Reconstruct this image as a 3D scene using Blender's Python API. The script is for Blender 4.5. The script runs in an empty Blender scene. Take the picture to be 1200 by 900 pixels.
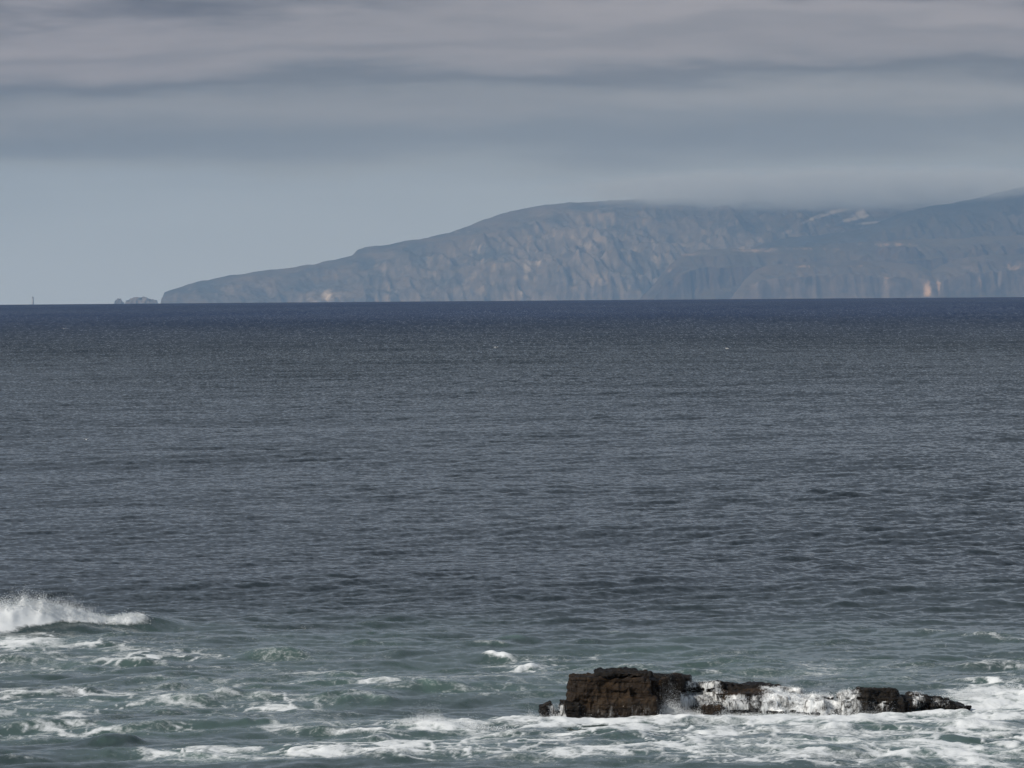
import bpy, bmesh, math
import numpy as np
from mathutils import Vector, Matrix
from mathutils.bvhtree import BVHTree

scene = bpy.context.scene
COL = scene.collection

# ------------------------------------------------------------------ camera
EYE = 12.0                       # metres above the sea
R_SEA = 0.9e6                    # radius of the curved sea: horizon under 5 km off
DIP = 2 * EYE / math.sqrt(2 * EYE * R_SEA)
PX = 36.0 / 1200 / 160.0         # radians per pixel of the 1200 px wide photograph
PITCH = (450 - 352.5) * PX + DIP
ROLL = math.radians(0.43)
cam_data = bpy.data.cameras.new('camera')
cam_data.lens = 160.0
cam_data.sensor_width = 36.0
cam_data.clip_start = 1.0
cam_data.clip_end = 200000.0
cam = bpy.data.objects.new('camera', cam_data)
COL.objects.link(cam)
CAM_M = (Matrix.Translation((0, 0, EYE)) @ Matrix.Rotation(math.pi / 2 - PITCH, 4, 'X')
         @ Matrix.Rotation(-ROLL, 4, 'Z'))
cam.matrix_world = CAM_M
scene.camera = cam

# ------------------------------------------------------------------ world and sun
SUN_EL, SUN_AZ = math.radians(33), math.radians(236)      # azimuth clockwise from +Y: behind and left of the camera
world = bpy.data.worlds.new('World')
scene.world = world
world.use_nodes = True
wt = world.node_tree
wt.nodes.clear()


def N(t, kind, **kw):
    n = t.nodes.new(kind)
    for k, v in kw.items():
        setattr(n, k, v)
    return n


def M_(t, op, a, b=None, c=None, clamp=False):
    n = t.nodes.new('ShaderNodeMath')
    n.operation = op
    n.use_clamp = clamp
    for i, v in enumerate((a, b, c)):
        if v is None:
            continue
        if isinstance(v, (int, float)):
            n.inputs[i].default_value = v
        else:
            t.links.new(v, n.inputs[i])
    return n.outputs[0]


def ramp(t, fac, stops, interp='LINEAR'):
    n = t.nodes.new('ShaderNodeValToRGB')
    n.color_ramp.interpolation = interp
    el = n.color_ramp.elements
    while len(el) > 1:
        el.remove(el[-1])
    for i, (p, c) in enumerate(stops):
        e = el[0] if i == 0 else el.new(p)
        e.position = p
        e.color = (c, c, c, 1) if isinstance(c, (int, float)) else (*c, 1)
    t.links.new(fac, n.inputs[0])
    return n.outputs[0]


def noise(t, vec, scale, detail=3, rough=0.5, dist=0.0):
    n = t.nodes.new('ShaderNodeTexNoise')
    n.inputs['Scale'].default_value = scale
    n.inputs['Detail'].default_value = detail
    n.inputs['Roughness'].default_value = rough
    n.inputs['Distortion'].default_value = dist
    if vec is not None:
        t.links.new(vec, n.inputs['Vector'])
    return n


def mapping(t, vec, scale=(1, 1, 1), loc=(0, 0, 0)):
    n = t.nodes.new('ShaderNodeMapping')
    n.inputs['Scale'].default_value = scale
    n.inputs['Location'].default_value = loc
    t.links.new(vec, n.inputs['Vector'])
    return n.outputs[0]


def mix(t, fac, a, b, blend='MIX'):
    n = t.nodes.new('ShaderNodeMix')
    n.data_type = 'RGBA'
    n.blend_type = blend
    for sock, v in ((n.inputs[0], fac), (n.inputs[6], a), (n.inputs[7], b)):
        if isinstance(v, (int, float)):
            sock.default_value = v
        elif isinstance(v, tuple):
            sock.default_value = (*v, 1)
        else:
            t.links.new(v, sock)
    return n.outputs[2]


def lin(r, g, b):
    f = lambda c: (c / 12.92 if c <= 0.04045 else ((c + 0.055) / 1.055) ** 2.4)
    return tuple(f(v / 255.0) for v in (r, g, b))


out = N(wt, 'ShaderNodeOutputWorld')
sky = N(wt, 'ShaderNodeTexSky')
sky.sky_type = 'NISHITA'
sky.sun_disc = False
sky.sun_elevation = SUN_EL
sky.sun_rotation = SUN_AZ
bg_sky = N(wt, 'ShaderNodeBackground')
bg_sky.inputs[1].default_value = 0.07
wt.links.new(sky.outputs[0], bg_sky.inputs[0])
tc = N(wt, 'ShaderNodeTexCoord')
sep = N(wt, 'ShaderNodeSeparateXYZ')
wt.links.new(tc.outputs['Generated'], sep.inputs[0])
z = sep.outputs[2]
# stratus sheets: long in azimuth, thin in elevation
n1 = noise(wt, mapping(wt, tc.outputs['Generated'], (6, 6, 34), (3.1, 1.7, 0.4)), 1.0, 5, 0.55)
n2 = noise(wt, mapping(wt, tc.outputs['Generated'], (22, 22, 150), (7.3, 2.2, 5.0)), 1.0, 4, 0.6)
w = M_(wt, 'ADD', M_(wt, 'MULTIPLY', M_(wt, 'SUBTRACT', n1.outputs[0], 0.5), 0.065),
       M_(wt, 'MULTIPLY', M_(wt, 'SUBTRACT', n2.outputs[0], 0.5), 0.010))
# the sheets low over the horizon stay level, higher ones wander
zw = M_(wt, 'ADD', z, M_(wt, 'MULTIPLY', w, M_(wt, 'MULTIPLY', z, 14.0, clamp=True)))
tpos = M_(wt, 'MULTIPLY', M_(wt, 'ADD', zw, 0.01), 10.0)       # -0.01 .. 0.09 -> 0 .. 1


def SP(py):                                                     # ramp position of a height in the picture
    el = (352.5 - py) * PX - DIP
    return (math.sin(el) + 0.01) * 10.0


SKY_STOPS = [
    (350, (149, 168, 197)), (300, (145, 163, 190)), (250, (136, 154, 180)), (215, (128, 143, 164)),
    (202, (127, 138, 150)), (188, (105, 114, 128)), (168, (97, 106, 120)), (152, (115, 121, 132)), (134, (133, 137, 146)),
    (118, (115, 120, 130)), (106, (84, 88, 100)), (94, (116, 118, 128)), (75, (140, 138, 146)), (60, (114, 115, 125)), (46, (142, 140, 148)), (30, (132, 131, 140)),
    (14, (92, 92, 102)), (0, (74, 74, 84)), (-25, (132, 136, 142)), (-60, (118, 125, 135)), (-130, (138, 146, 156)),
]
cl = ramp(wt, tpos, [(SP(p), lin(*c)) for p, c in SKY_STOPS], 'B_SPLINE')
# the same sheets go on overhead: broad lighter and darker patches
n3 = noise(wt, mapping(wt, tc.outputs['Generated'], (2.2, 2.2, 5.0), (0.3, 8.0, 1.0)), 1.0, 5, 0.55)
over = ramp(wt, n3.outputs[0], [(0.30, lin(100, 109, 122)), (0.70, lin(158, 168, 181))])
upf = N(wt, 'ShaderNodeMapRange')
upf.interpolation_type = 'SMOOTHSTEP'
upf.inputs[1].default_value = 0.075
upf.inputs[2].default_value = 0.16
wt.links.new(z, upf.inputs[0])
cl = mix(wt, upf.outputs[0], cl, over)
n4 = noise(wt, mapping(wt, tc.outputs['Generated'], (8, 8, 42), (1.3, 4.2, 2.0)), 1.0, 6, 0.58, 0.4)
lump = ramp(wt, n4.outputs[0], [(0.30, (0.80, 0.81, 0.83)), (0.70, (1.19, 1.18, 1.16))])
lowf = M_(wt, 'MULTIPLY', z, 30.0, clamp=True)
cl = mix(wt, lowf, cl, mix(wt, 1.0, cl, lump, 'MULTIPLY'))
bg_cl = N(wt, 'ShaderNodeBackground')
wt.links.new(cl, bg_cl.inputs[0])
bg_cl.inputs[1].default_value = 1.12
cover = ramp(wt, n3.outputs[0], [(0.25, 0.82), (0.6, 0.97)])
ms = N(wt, 'ShaderNodeMixShader')
wt.links.new(cover, ms.inputs[0])
wt.links.new(bg_sky.outputs[0], ms.inputs[1])
wt.links.new(bg_cl.outputs[0], ms.inputs[2])
wt.links.new(ms.outputs[0], out.inputs['Surface'])

sun_data = bpy.data.lights.new('sun', 'SUN')
sun_data.energy = 3.8
sun_data.angle = math.radians(3.0)
sun_data.color = (1.0, 0.95, 0.88)
sun = bpy.data.objects.new('sun', sun_data)
COL.objects.link(sun)
SUN_DIR = Vector((math.sin(SUN_AZ) * math.cos(SUN_EL), math.cos(SUN_AZ) * math.cos(SUN_EL), math.sin(SUN_EL)))
sun.rotation_euler = (-SUN_DIR).to_track_quat('-Z', 'Y').to_euler()

scene.view_settings.view_transform = 'Standard'
scene.view_settings.look = 'None'
scene.view_settings.gamma = 1.0
scene.view_settings.exposure = 0.0
scene.view_settings.use_curve_mapping = False
scene.cycles.use_denoising = True
scene.cycles.denoiser = 'OPENIMAGEDENOISE'
scene.cycles.denoising_input_passes = 'RGB_ALBEDO_NORMAL'
scene.cycles.denoising_prefilter = 'ACCURATE'
scene.cycles.max_bounces = 6
scene.cycles.glossy_bounces = 2
scene.cycles.diffuse_bounces = 2
scene.cycles.volume_bounces = 1
scene.cycles.caustics_reflective = False
scene.cycles.caustics_refractive = False

# ------------------------------------------------------------------ helpers
CM = np.array(CAM_M)


def gp(px, py, h=0.0):
    """ground point (x, y) at height h over the curved sea seen at picture position px, py"""
    d = CM[:3, :3] @ np.array([(px - 600) * PX, (450 - py) * PX, -1.0])
    lo, hi = 5.0, 6000.0
    for _ in range(60):
        t = 0.5 * (lo + hi)
        p = d * t
        zz = EYE + p[2] - (h - (p[0] ** 2 + p[1] ** 2) / (2 * R_SEA))
        if zz > 0:
            lo = t
        else:
            hi = t
    return float(p[0]), float(p[1])


def at_depth(px, py, depth):
    """world x and z of a picture position on the upright plane y = depth"""
    d = CM[:3, :3] @ np.array([(px - 600) * PX, (450 - py) * PX, -1.0])
    t = depth / d[1]
    return float(d[0] * t), float(EYE + d[2] * t)


RNG = np.random.default_rng(11)
TAB2 = RNG.random((512, 512)).astype(np.float32)
TAB3 = RNG.random((64, 64, 64)).astype(np.float32)


def vnoise2(x, y, seed=0):
    x = np.asarray(x + seed * 37.17); y = np.asarray(y + seed * 91.73)
    xf = np.floor(x); yf = np.floor(y)
    fx = (x - xf).astype(np.float32); fy = (y - yf).astype(np.float32)
    xi = xf.astype(np.int32); yi = yf.astype(np.int32)
    fx = fx * fx * fx * (fx * (fx * 6 - 15) + 10)
    fy = fy * fy * fy * (fy * (fy * 6 - 15) + 10)
    x0, x1, y0, y1 = xi & 511, (xi + 1) & 511, yi & 511, (yi + 1) & 511
    a = TAB2[x0, y0]; b = TAB2[x1, y0]; c = TAB2[x0, y1]; d = TAB2[x1, y1]
    return (a + (b - a) * fx) * (1 - fy) + (c + (d - c) * fx) * fy


def fbm2(x, y, oct=4, seed=0, gain=0.5):
    s = 0; a = 1; n = 0
    for o in range(oct):
        c, si = math.cos(0.6 * o), math.sin(0.6 * o)
        s = s + a * vnoise2((x * c - y * si) * 2 ** o, (x * si + y * c) * 2 ** o, seed + o)
        n += a
        a *= gain
    return s / n


def ridge2(x, y, oct=4, seed=0, gain=0.55):
    s = 0; a = 1; n = 0
    for o in range(oct):
        c, si = math.cos(0.7 * o), math.sin(0.7 * o)
        v = vnoise2((x * c - y * si) * 2 ** o, (x * si + y * c) * 2 ** o, seed + o)
        s = s + a * (1 - np.abs(2 * v - 1))
        n += a
        a *= gain
    return s / n


def vnoise3(p, seed=0):
    p = p + seed * np.array([13.3, 7.7, 29.1])
    i = np.floor(p).astype(np.int64)
    f = p - i
    f = f * f * (3 - 2 * f)
    r = 0
    for dx in (0, 1):
        for dy in (0, 1):
            for dz in (0, 1):
                wgt = ((f[:, 0] if dx else 1 - f[:, 0]) * (f[:, 1] if dy else 1 - f[:, 1]) * (f[:, 2] if dz else 1 - f[:, 2]))
                r = r + wgt * TAB3[(i[:, 0] + dx) & 63, (i[:, 1] + dy) & 63, (i[:, 2] + dz) & 63]
    return r


def fbm3(p, oct=4, seed=0):
    s = 0; a = 1; n = 0
    for o in range(oct):
        s = s + a * vnoise3(p * 2 ** o, seed + o)
        n += a
        a *= 0.5
    return s / n


def sstep(a, b, x):
    t = np.clip((x - a) / (b - a), 0, 1)
    return t * t * (3 - 2 * t)


def grid_mesh(name, P, smooth=True, attrs=None):
    """mesh from an array of points of shape (rows, columns, 3)"""
    nr, nc = P.shape[:2]
    me = bpy.data.meshes.new(name)
    me.vertices.add(nr * nc)
    me.vertices.foreach_set('co', P.reshape(-1).astype(np.float32))
    idx = np.arange(nr * nc, dtype=np.int32).reshape(nr, nc)
    q = np.stack([idx[:-1, :-1], idx[:-1, 1:], idx[1:, 1:], idx[1:, :-1]], -1).reshape(-1, 4)
    nq = len(q)
    me.loops.add(nq * 4)
    me.loops.foreach_set('vertex_index', q.reshape(-1))
    me.polygons.add(nq)
    me.polygons.foreach_set('loop_start', np.arange(nq, dtype=np.int32) * 4)
    me.polygons.foreach_set('use_smooth', np.full(nq, smooth, dtype=bool))
    me.update(calc_edges=True)
    for k, v in (attrs or {}).items():
        a = me.attributes.new(k, 'FLOAT', 'POINT')
        a.data.foreach_set('value', v.reshape(-1).astype(np.float32))
    return me


def tri_mesh(name, V, F, smooth=False):
    me = bpy.data.meshes.new(name)
    me.vertices.add(len(V))
    me.vertices.foreach_set('co', np.asarray(V, dtype=np.float32).reshape(-1))
    F = np.asarray(F, dtype=np.int32)
    k = F.shape[1]
    me.loops.add(F.size)
    me.loops.foreach_set('vertex_index', F.reshape(-1))
    me.polygons.add(len(F))
    me.polygons.foreach_set('loop_start', np.arange(len(F), dtype=np.int32) * k)
    me.polygons.foreach_set('use_smooth', np.full(len(F), smooth, dtype=bool))
    me.update(calc_edges=True)
    return me


def link(name, me, mat, parent=None, **props):
    o = bpy.data.objects.new(name, me)
    COL.objects.link(o)
    if mat is not None and me is not None:
        if len(me.materials) == 0:
            me.materials.append(mat)
    o.parent = parent
    for k, v in props.items():
        o[k] = v
    return o


def new_mat(name):
    m = bpy.data.materials.new(name)
    m.use_nodes = True
    t = m.node_tree
    b = t.nodes['Principled BSDF']
    return m, t, b


# ------------------------------------------------------------------ materials
# sea: dark reflecting water, green where air is beaten into it, white where foam lies
mat_sea, t, b = new_mat('sea_water')
geo = N(t, 'ShaderNodeNewGeometry')
P0 = geo.outputs['Position']
a_foam = N(t, 'ShaderNodeAttribute', attribute_name='foam').outputs['Fac']
a_aer = N(t, 'ShaderNodeAttribute', attribute_name='aerated').outputs['Fac']
a_far = N(t, 'ShaderNodeAttribute', attribute_name='ripple').outputs['Fac']
fn = noise(t, mapping(t, P0, (1, 0.7, 1)), 5.0, 6, 0.72, 0.8)
fe = M_(t, 'ADD', a_foam, M_(t, 'MULTIPLY', M_(t, 'SUBTRACT', fn.outputs[0], 0.5), 1.5))
fm = N(t, 'ShaderNodeMapRange'); fm.interpolation_type = 'SMOOTHSTEP'
fm.inputs[1].default_value = 0.14; fm.inputs[2].default_value = 1.05
t.links.new(fe, fm.inputs[0])
foam_f = M_(t, 'MULTIPLY', fm.outputs[0], M_(t, 'MULTIPLY', a_foam, 8.0, clamp=True))
a_sky_tint = N(t, 'ShaderNodeAttribute', attribute_name='sky_tint').outputs['Fac']
wcol = mix(t, a_aer, mix(t, a_sky_tint, (0.008, 0.013, 0.016), (0.006, 0.018, 0.056)), (0.088, 0.145, 0.126))  # far water gets the sky's blue reflection painted into its base colour
ccol = mix(t, foam_f, wcol, (0.74, 0.76, 0.76))
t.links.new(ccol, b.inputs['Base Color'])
b.inputs['IOR'].default_value = 1.333
rg = M_(t, 'ADD', M_(t, 'MULTIPLY', foam_f, 0.6), 0.10)
t.links.new(rg, b.inputs['Roughness'])
# ripples finer than the mesh: slopes taken from noise (world space), added to the surface normal
r1 = noise(t, mapping(t, P0, (1.0, 0.75, 1.0)), 3.2, 3, 0.6)
r2 = noise(t, mapping(t, P0, (1.4, 0.11, 1.0)), 1.0, 5, 0.75)
v1 = N(t, 'ShaderNodeVectorMath', operation='SUBTRACT'); v1.inputs[1].default_value = (0.5, 0.64, 0.5)
t.links.new(r1.outputs['Color'], v1.inputs[0])
v1k = N(t, 'ShaderNodeVectorMath', operation='MULTIPLY'); v1k.inputs[1].default_value = (0.75, 0.85, 0.0)
t.links.new(v1.outputs[0], v1k.inputs[0])
v1s = N(t, 'ShaderNodeVectorMath', operation='SCALE')
t.links.new(v1k.outputs[0], v1s.inputs[0])
t.links.new(N(t, 'ShaderNodeAttribute', attribute_name='chop').outputs['Fac'], v1s.inputs['Scale'])
v2 = N(t, 'ShaderNodeVectorMath', operation='SUBTRACT'); v2.inputs[1].default_value = (0.5, 0.65, 0.5)
t.links.new(r2.outputs['Color'], v2.inputs[0])
v2s = N(t, 'ShaderNodeVectorMath', operation='MULTIPLY'); v2s.inputs[1].default_value = (0.25, 1.25, 0.0)
t.links.new(v2.outputs[0], v2s.inputs[0])
v2f = N(t, 'ShaderNodeVectorMath', operation='SCALE')
t.links.new(v2s.outputs[0], v2f.inputs[0]); t.links.new(a_far, v2f.inputs['Scale'])
va = N(t, 'ShaderNodeVectorMath', operation='ADD')
t.links.new(v1s.outputs[0], va.inputs[0]); t.links.new(v2f.outputs[0], va.inputs[1])
vb = N(t, 'ShaderNodeVectorMath', operation='ADD')
t.links.new(va.outputs[0], vb.inputs[0]); t.links.new(geo.outputs['Normal'], vb.inputs[1])
vn = N(t, 'ShaderNodeVectorMath', operation='NORMALIZE')
t.links.new(vb.outputs[0], vn.inputs[0])
t.links.new(vn.outputs[0], b.inputs['Normal'])

mat_foam, t, b = new_mat('white_water')
nz = noise(t, None, 3.0, 3)
fcol = ramp(t, nz.outputs[0], [(0.3, (0.88, 0.90, 0.91)), (0.7, (0.93, 0.94, 0.94))])
t.links.new(fcol, b.inputs['Base Color'])
b.inputs['Roughness'].default_value = 0.9
tl = N(t, 'ShaderNodeBsdfTranslucent'); t.links.new(fcol, tl.inputs[0])
mx = N(t, 'ShaderNodeMixShader'); mx.inputs[0].default_value = 0.5
t.links.new(b.outputs[0], mx.inputs[1]); t.links.new(tl.outputs[0], mx.inputs[2])
t.links.new(mx.outputs[0], t.nodes['Material Output'].inputs['Surface'])

# thin film of running white water: broken into falling strands, clear between them
mat_film, t, b = new_mat('running_white_water')
geo = N(t, 'ShaderNodeNewGeometry')
amt = N(t, 'ShaderNodeAttribute', attribute_name='foam').outputs['Fac']
fa = noise(t, mapping(t, geo.outputs['Position'], (11, 6, 2.2)), 1.0, 4, 0.6, 1.2)
fb = noise(t, mapping(t, geo.outputs['Position'], (3.0, 2.5, 2.0)), 1.0, 3, 0.6, 0.8)
fs = M_(t, 'ADD', amt, M_(t, 'ADD', M_(t, 'MULTIPLY', M_(t, 'SUBTRACT', fa.outputs[0], 0.5), 1.7), M_(t, 'MULTIPLY', M_(t, 'SUBTRACT', fb.outputs[0], 0.5), 2.2)))
fmr = N(t, 'ShaderNodeMapRange'); fmr.interpolation_type = 'SMOOTHSTEP'
fmr.inputs[1].default_value = 0.15; fmr.inputs[2].default_value = 1.35
t.links.new(fs, fmr.inputs[0])
b.inputs['Base Color'].default_value = (0.87, 0.88, 0.87, 1)
fbp = N(t, 'ShaderNodeBump'); fbp.inputs['Strength'].default_value = 0.7; fbp.inputs['Distance'].default_value = 0.05
t.links.new(fa.outputs[0], fbp.inputs['Height']); t.links.new(fbp.outputs[0], b.inputs['Normal'])
b.inputs['Roughness'].default_value = 0.6
tp = N(t, 'ShaderNodeBsdfTransparent')
mx = N(t, 'ShaderNodeMixShader')
t.links.new(M_(t, 'MULTIPLY', fmr.outputs[0], M_(t, 'MULTIPLY', amt, 5.0, clamp=True)), mx.inputs[0]); t.links.new(tp.outputs[0], mx.inputs[1]); t.links.new(b.outputs[0], mx.inputs[2])
t.links.new(mx.outputs[0], t.nodes['Material Output'].inputs['Surface'])

# wet dark rock with bedding
def rock_mat(name, c_dark, c_mid, c_light):
    m, t, b = new_mat(name)
    geo = N(t, 'ShaderNodeNewGeometry')
    P = geo.outputs['Position']
    na = noise(t, P, 2.2, 6, 0.65)
    nb = noise(t, mapping(t, P, (2.0, 2.0, 16.0)), 1.0, 5, 0.6)
    nc = noise(t, P, 22.0, 4, 0.7)
    nd = noise(t, mapping(t, P, (9.0, 9.0, 1.2)), 1.0, 4, 0.6)
    f = M_(t, 'ADD', M_(t, 'MULTIPLY', na.outputs[0], 0.5), M_(t, 'MULTIPLY', nb.outputs[0], 0.5))
    c = ramp(t, f, [(0.36, c_dark), (0.50, c_mid), (0.64, c_light)])
    c = mix(t, M_(t, 'MULTIPLY', nc.outputs[0], 0.55), c, c_dark)
    s = N(t, 'ShaderNodeSeparateXYZ'); t.links.new(P, s.inputs[0])
    streak = ramp(t, nd.outputs[0], [(0.50, 0.0), (0.72, 1.0)])
    lowz = N(t, 'ShaderNodeMapRange'); lowz.inputs[1].default_value = 0.75; lowz.inputs[2].default_value = 0.1
    t.links.new(s.outputs[2], lowz.inputs[0])
    c = mix(t, M_(t, 'MULTIPLY', M_(t, 'MULTIPLY', streak, lowz.outputs[0]), 0.55), c, (0.065, 0.058, 0.048))
    t.links.new(c, b.inputs['Base Color'])
    wet = N(t, 'ShaderNodeMapRange'); wet.inputs[1].default_value = 0.55; wet.inputs[2].default_value = 0.25
    t.links.new(M_(t, 'ADD', s.outputs[2], M_(t, 'MULTIPLY', na.outputs[0], 0.3)), wet.inputs[0])
    t.links.new(mix(t, M_(t, 'MULTIPLY', wet.outputs[0], 0.55), c, c_dark), b.inputs['Base Color'])
    b.inputs['Specular IOR Level'].default_value = 0.18
    rr = ramp(t, na.outputs[0], [(0.35, 0.38), (0.65, 0.75)])
    t.links.new(M_(t, 'MULTIPLY', rr, M_(t, 'SUBTRACT', 1.0, M_(t, 'MULTIPLY', wet.outputs[0], 0.5))), b.inputs['Roughness'])
    bp = N(t, 'ShaderNodeBump'); bp.inputs['Strength'].default_value = 0.9; bp.inputs['Distance'].default_value = 0.05
    hh = M_(t, 'ADD', M_(t, 'MULTIPLY', nc.outputs[0], 0.6), nb.outputs[0])
    t.links.new(hh, bp.inputs['Height'])
    t.links.new(bp.outputs[0], b.inputs['Normal'])
    return m


mat_rock = rock_mat('wet_brown_rock', (0.006, 0.004, 0.0024), (0.028, 0.0165, 0.008), (0.066, 0.040, 0.019))
mat_rock_dark = rock_mat('wet_black_rock', (0.004, 0.003, 0.0025), (0.012, 0.009, 0.006), (0.030, 0.021, 0.013))


def land_mat(name, heath1, heath2, rock1, rock2, scree):
    m, t, b = new_mat(name)
    geo = N(t, 'ShaderNodeNewGeometry')
    P = geo.outputs['Position']
    s = N(t, 'ShaderNodeSeparateXYZ'); t.links.new(geo.outputs['True Normal'], s.inputs[0])
    na = noise(t, mapping(t, P, (0.0042, 0.002, 0.012)), 1.0, 6, 0.62)
    nb = noise(t, mapping(t, P, (0.013, 0.004, 0.010)), 1.0, 7, 0.68, 1.0)
    nc = noise(t, mapping(t, P, (0.0016, 0.0007, 0.004)), 1.0, 4, 0.6)
    hc = ramp(t, na.outputs[0], [(0.38, heath1), (0.62, heath2)])
    rc = ramp(t, nb.outputs[0], [(0.36, rock1), (0.62, rock2)])
    st = M_(t, 'ADD', s.outputs[2], M_(t, 'MULTIPLY', M_(t, 'SUBTRACT', nc.outputs[0], 0.5), 1.3))
    sf = N(t, 'ShaderNodeMapRange'); sf.inputs[1].default_value = 0.86; sf.inputs[2].default_value = 0.58
    t.links.new(st, sf.inputs[0])
    c = mix(t, sf.outputs[0], hc, rc)
    a = N(t, 'ShaderNodeAttribute', attribute_name='scree').outputs['Fac']
    se = M_(t, 'ADD', a, M_(t, 'MULTIPLY', M_(t, 'SUBTRACT', nb.outputs[0], 0.5), 2.2))
    sm = N(t, 'ShaderNodeMapRange'); sm.inputs[1].default_value = 0.40; sm.inputs[2].default_value = 1.05
    t.links.new(se, sm.inputs[0])
    c = mix(t, M_(t, 'MULTIPLY', sm.outputs[0], M_(t, 'MULTIPLY', a, 6.0, clamp=True)), c, scree)
    t.links.new(c, b.inputs['Base Color'])
    b.inputs['Roughness'].default_value = 0.95
    b.inputs['Specular IOR Level'].default_value = 0.1
    return m


mat_mountain = land_mat('mountain_heath_and_rock', (0.030, 0.031, 0.026), (0.085, 0.068, 0.048), (0.034, 0.032, 0.030), (0.150, 0.125, 0.100), (0.34, 0.295, 0.25))
mat_ridge = land_mat('ridge_heath', (0.016, 0.018, 0.016), (0.034, 0.031, 0.024), (0.020, 0.019, 0.018), (0.050, 0.043, 0.036), (0.20, 0.17, 0.14))
mat_spur = land_mat('spur_heath_and_rock', (0.040, 0.038, 0.030), (0.072, 0.060, 0.042), (0.016, 0.015, 0.015), (0.060, 0.047, 0.038), (0.34, 0.24, 0.17))

mat_shore = land_mat('shore_cliff_heath_and_rock', (0.034, 0.033, 0.028), (0.075, 0.060, 0.044), (0.026, 0.025, 0.025), (0.11, 0.09, 0.075), (0.44, 0.31, 0.22))

# ------------------------------------------------------------------ far land
def yh(px):                                     # picture height of the horizon
    return 357.0 - 9.0 * px / 1200.0


def land(name, depth, sky_pts, u_scale, mat, seed, ncol, nrow, gully, label, scree_fn=None, rugged=36.0, top_frac=0.68):
    pxs = np.array([p[0] for p in sky_pts], float)
    pys = np.array([p[1] for p in sky_pts], float)
    zb = EYE - DIP * depth                       # the sea horizon's height at that depth
    low = zb - 230.0                             # down to the sea behind the horizon
    X0 = at_depth(pxs[0], 350, depth)[0]
    X1 = at_depth(pxs[-1], 350, depth)[0]
    xs = np.linspace(X0, X1, ncol)
    pxc = np.interp(xs, [X0, X1], [pxs[0], pxs[-1]])
    pyc = np.interp(pxc, pxs, pys)
    S = (yh(pxc) - pyc) * PX * depth             # skyline over the horizon, metres
    S = S + (fbm2(xs / 90, xs * 0, 4, seed + 50) - 0.5) * np.minimum(18, S * 0.15)
    H = S + 230.0
    us = np.concatenate([np.linspace(0, 1, int(nrow * 0.85)), np.linspace(1.03, 2.0, nrow - int(nrow * 0.85))])
    X = np.repeat(xs[None], len(us), 0)
    U = np.repeat(us[:, None], ncol, 1)
    Hc = np.repeat(H[None], len(us), 0)
    L = u_scale * np.clip((Hc - 100) / 500.0, 0.35, 2.0)
    D = U * L
    # buttresses and gullies: the slope's foot moves in and out along the coast
    g = 0.6 * ridge2(X / 640 - D / 1300, D / 1000 + X / 1500, 5, seed, 0.48) + 0.55 * ridge2(X / 900 + D / 900, D / 1600, 3, seed + 17) - 0.6
    g2 = ridge2(X / 95 + D / 500, D / 420, 4, seed + 9) - 0.5
    fade = np.exp(-((U - 0.35) / 0.42) ** 2)
    Ue = np.clip(U + gully * (g * 1.0 + g2 * 0.24) * fade, 0, 2.2)
    prof_u = [0, 0.06, 0.16, 0.30, 0.45, 0.62, 0.8, 1.0, 1.5, 2.2]
    prof_z = [0, 0.30, 0.46, 0.58, top_frac, 0.80, 0.92, 1.0, 0.86, 0.6]
    Z = np.interp(Ue, prof_u, prof_z) * Hc
    Z = Z + (fbm2(X / 70, D / 70, 4, seed + 3) - 0.5) * rugged * np.clip(U * 6, 0, 1) * np.clip(1.02 - U, 0.08, 1) ** 0.7
    Z = np.where(U <= 1.0, np.minimum(Z, Hc), Z)
    Z[0] = 0.0                                  # the foot stands in the sea
    Y = depth + D
    P = np.stack([X, Y, low + Z], -1)
    sc = np.zeros_like(X)
    if scree_fn:
        pxg = np.interp(X, [X0, X1], [pxs[0], pxs[-1]])
        pyg = yh(pxg) - (low + Z - zb) / (PX * depth)
        sc = scree_fn(pxg, pyg)
    me = grid_mesh(name, P, True, {'scree': sc})
    return link(name, me, mat, kind='structure', label=label)


def blob(px, py, cx, cy, rx, ry, rot=0.0):
    c, s = math.cos(rot), math.sin(rot)
    dx, dy = px - cx, py - cy
    return np.exp(-(((dx * c + dy * s) / rx) ** 2 + ((-dx * s + dy * c) / ry) ** 2))


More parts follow.
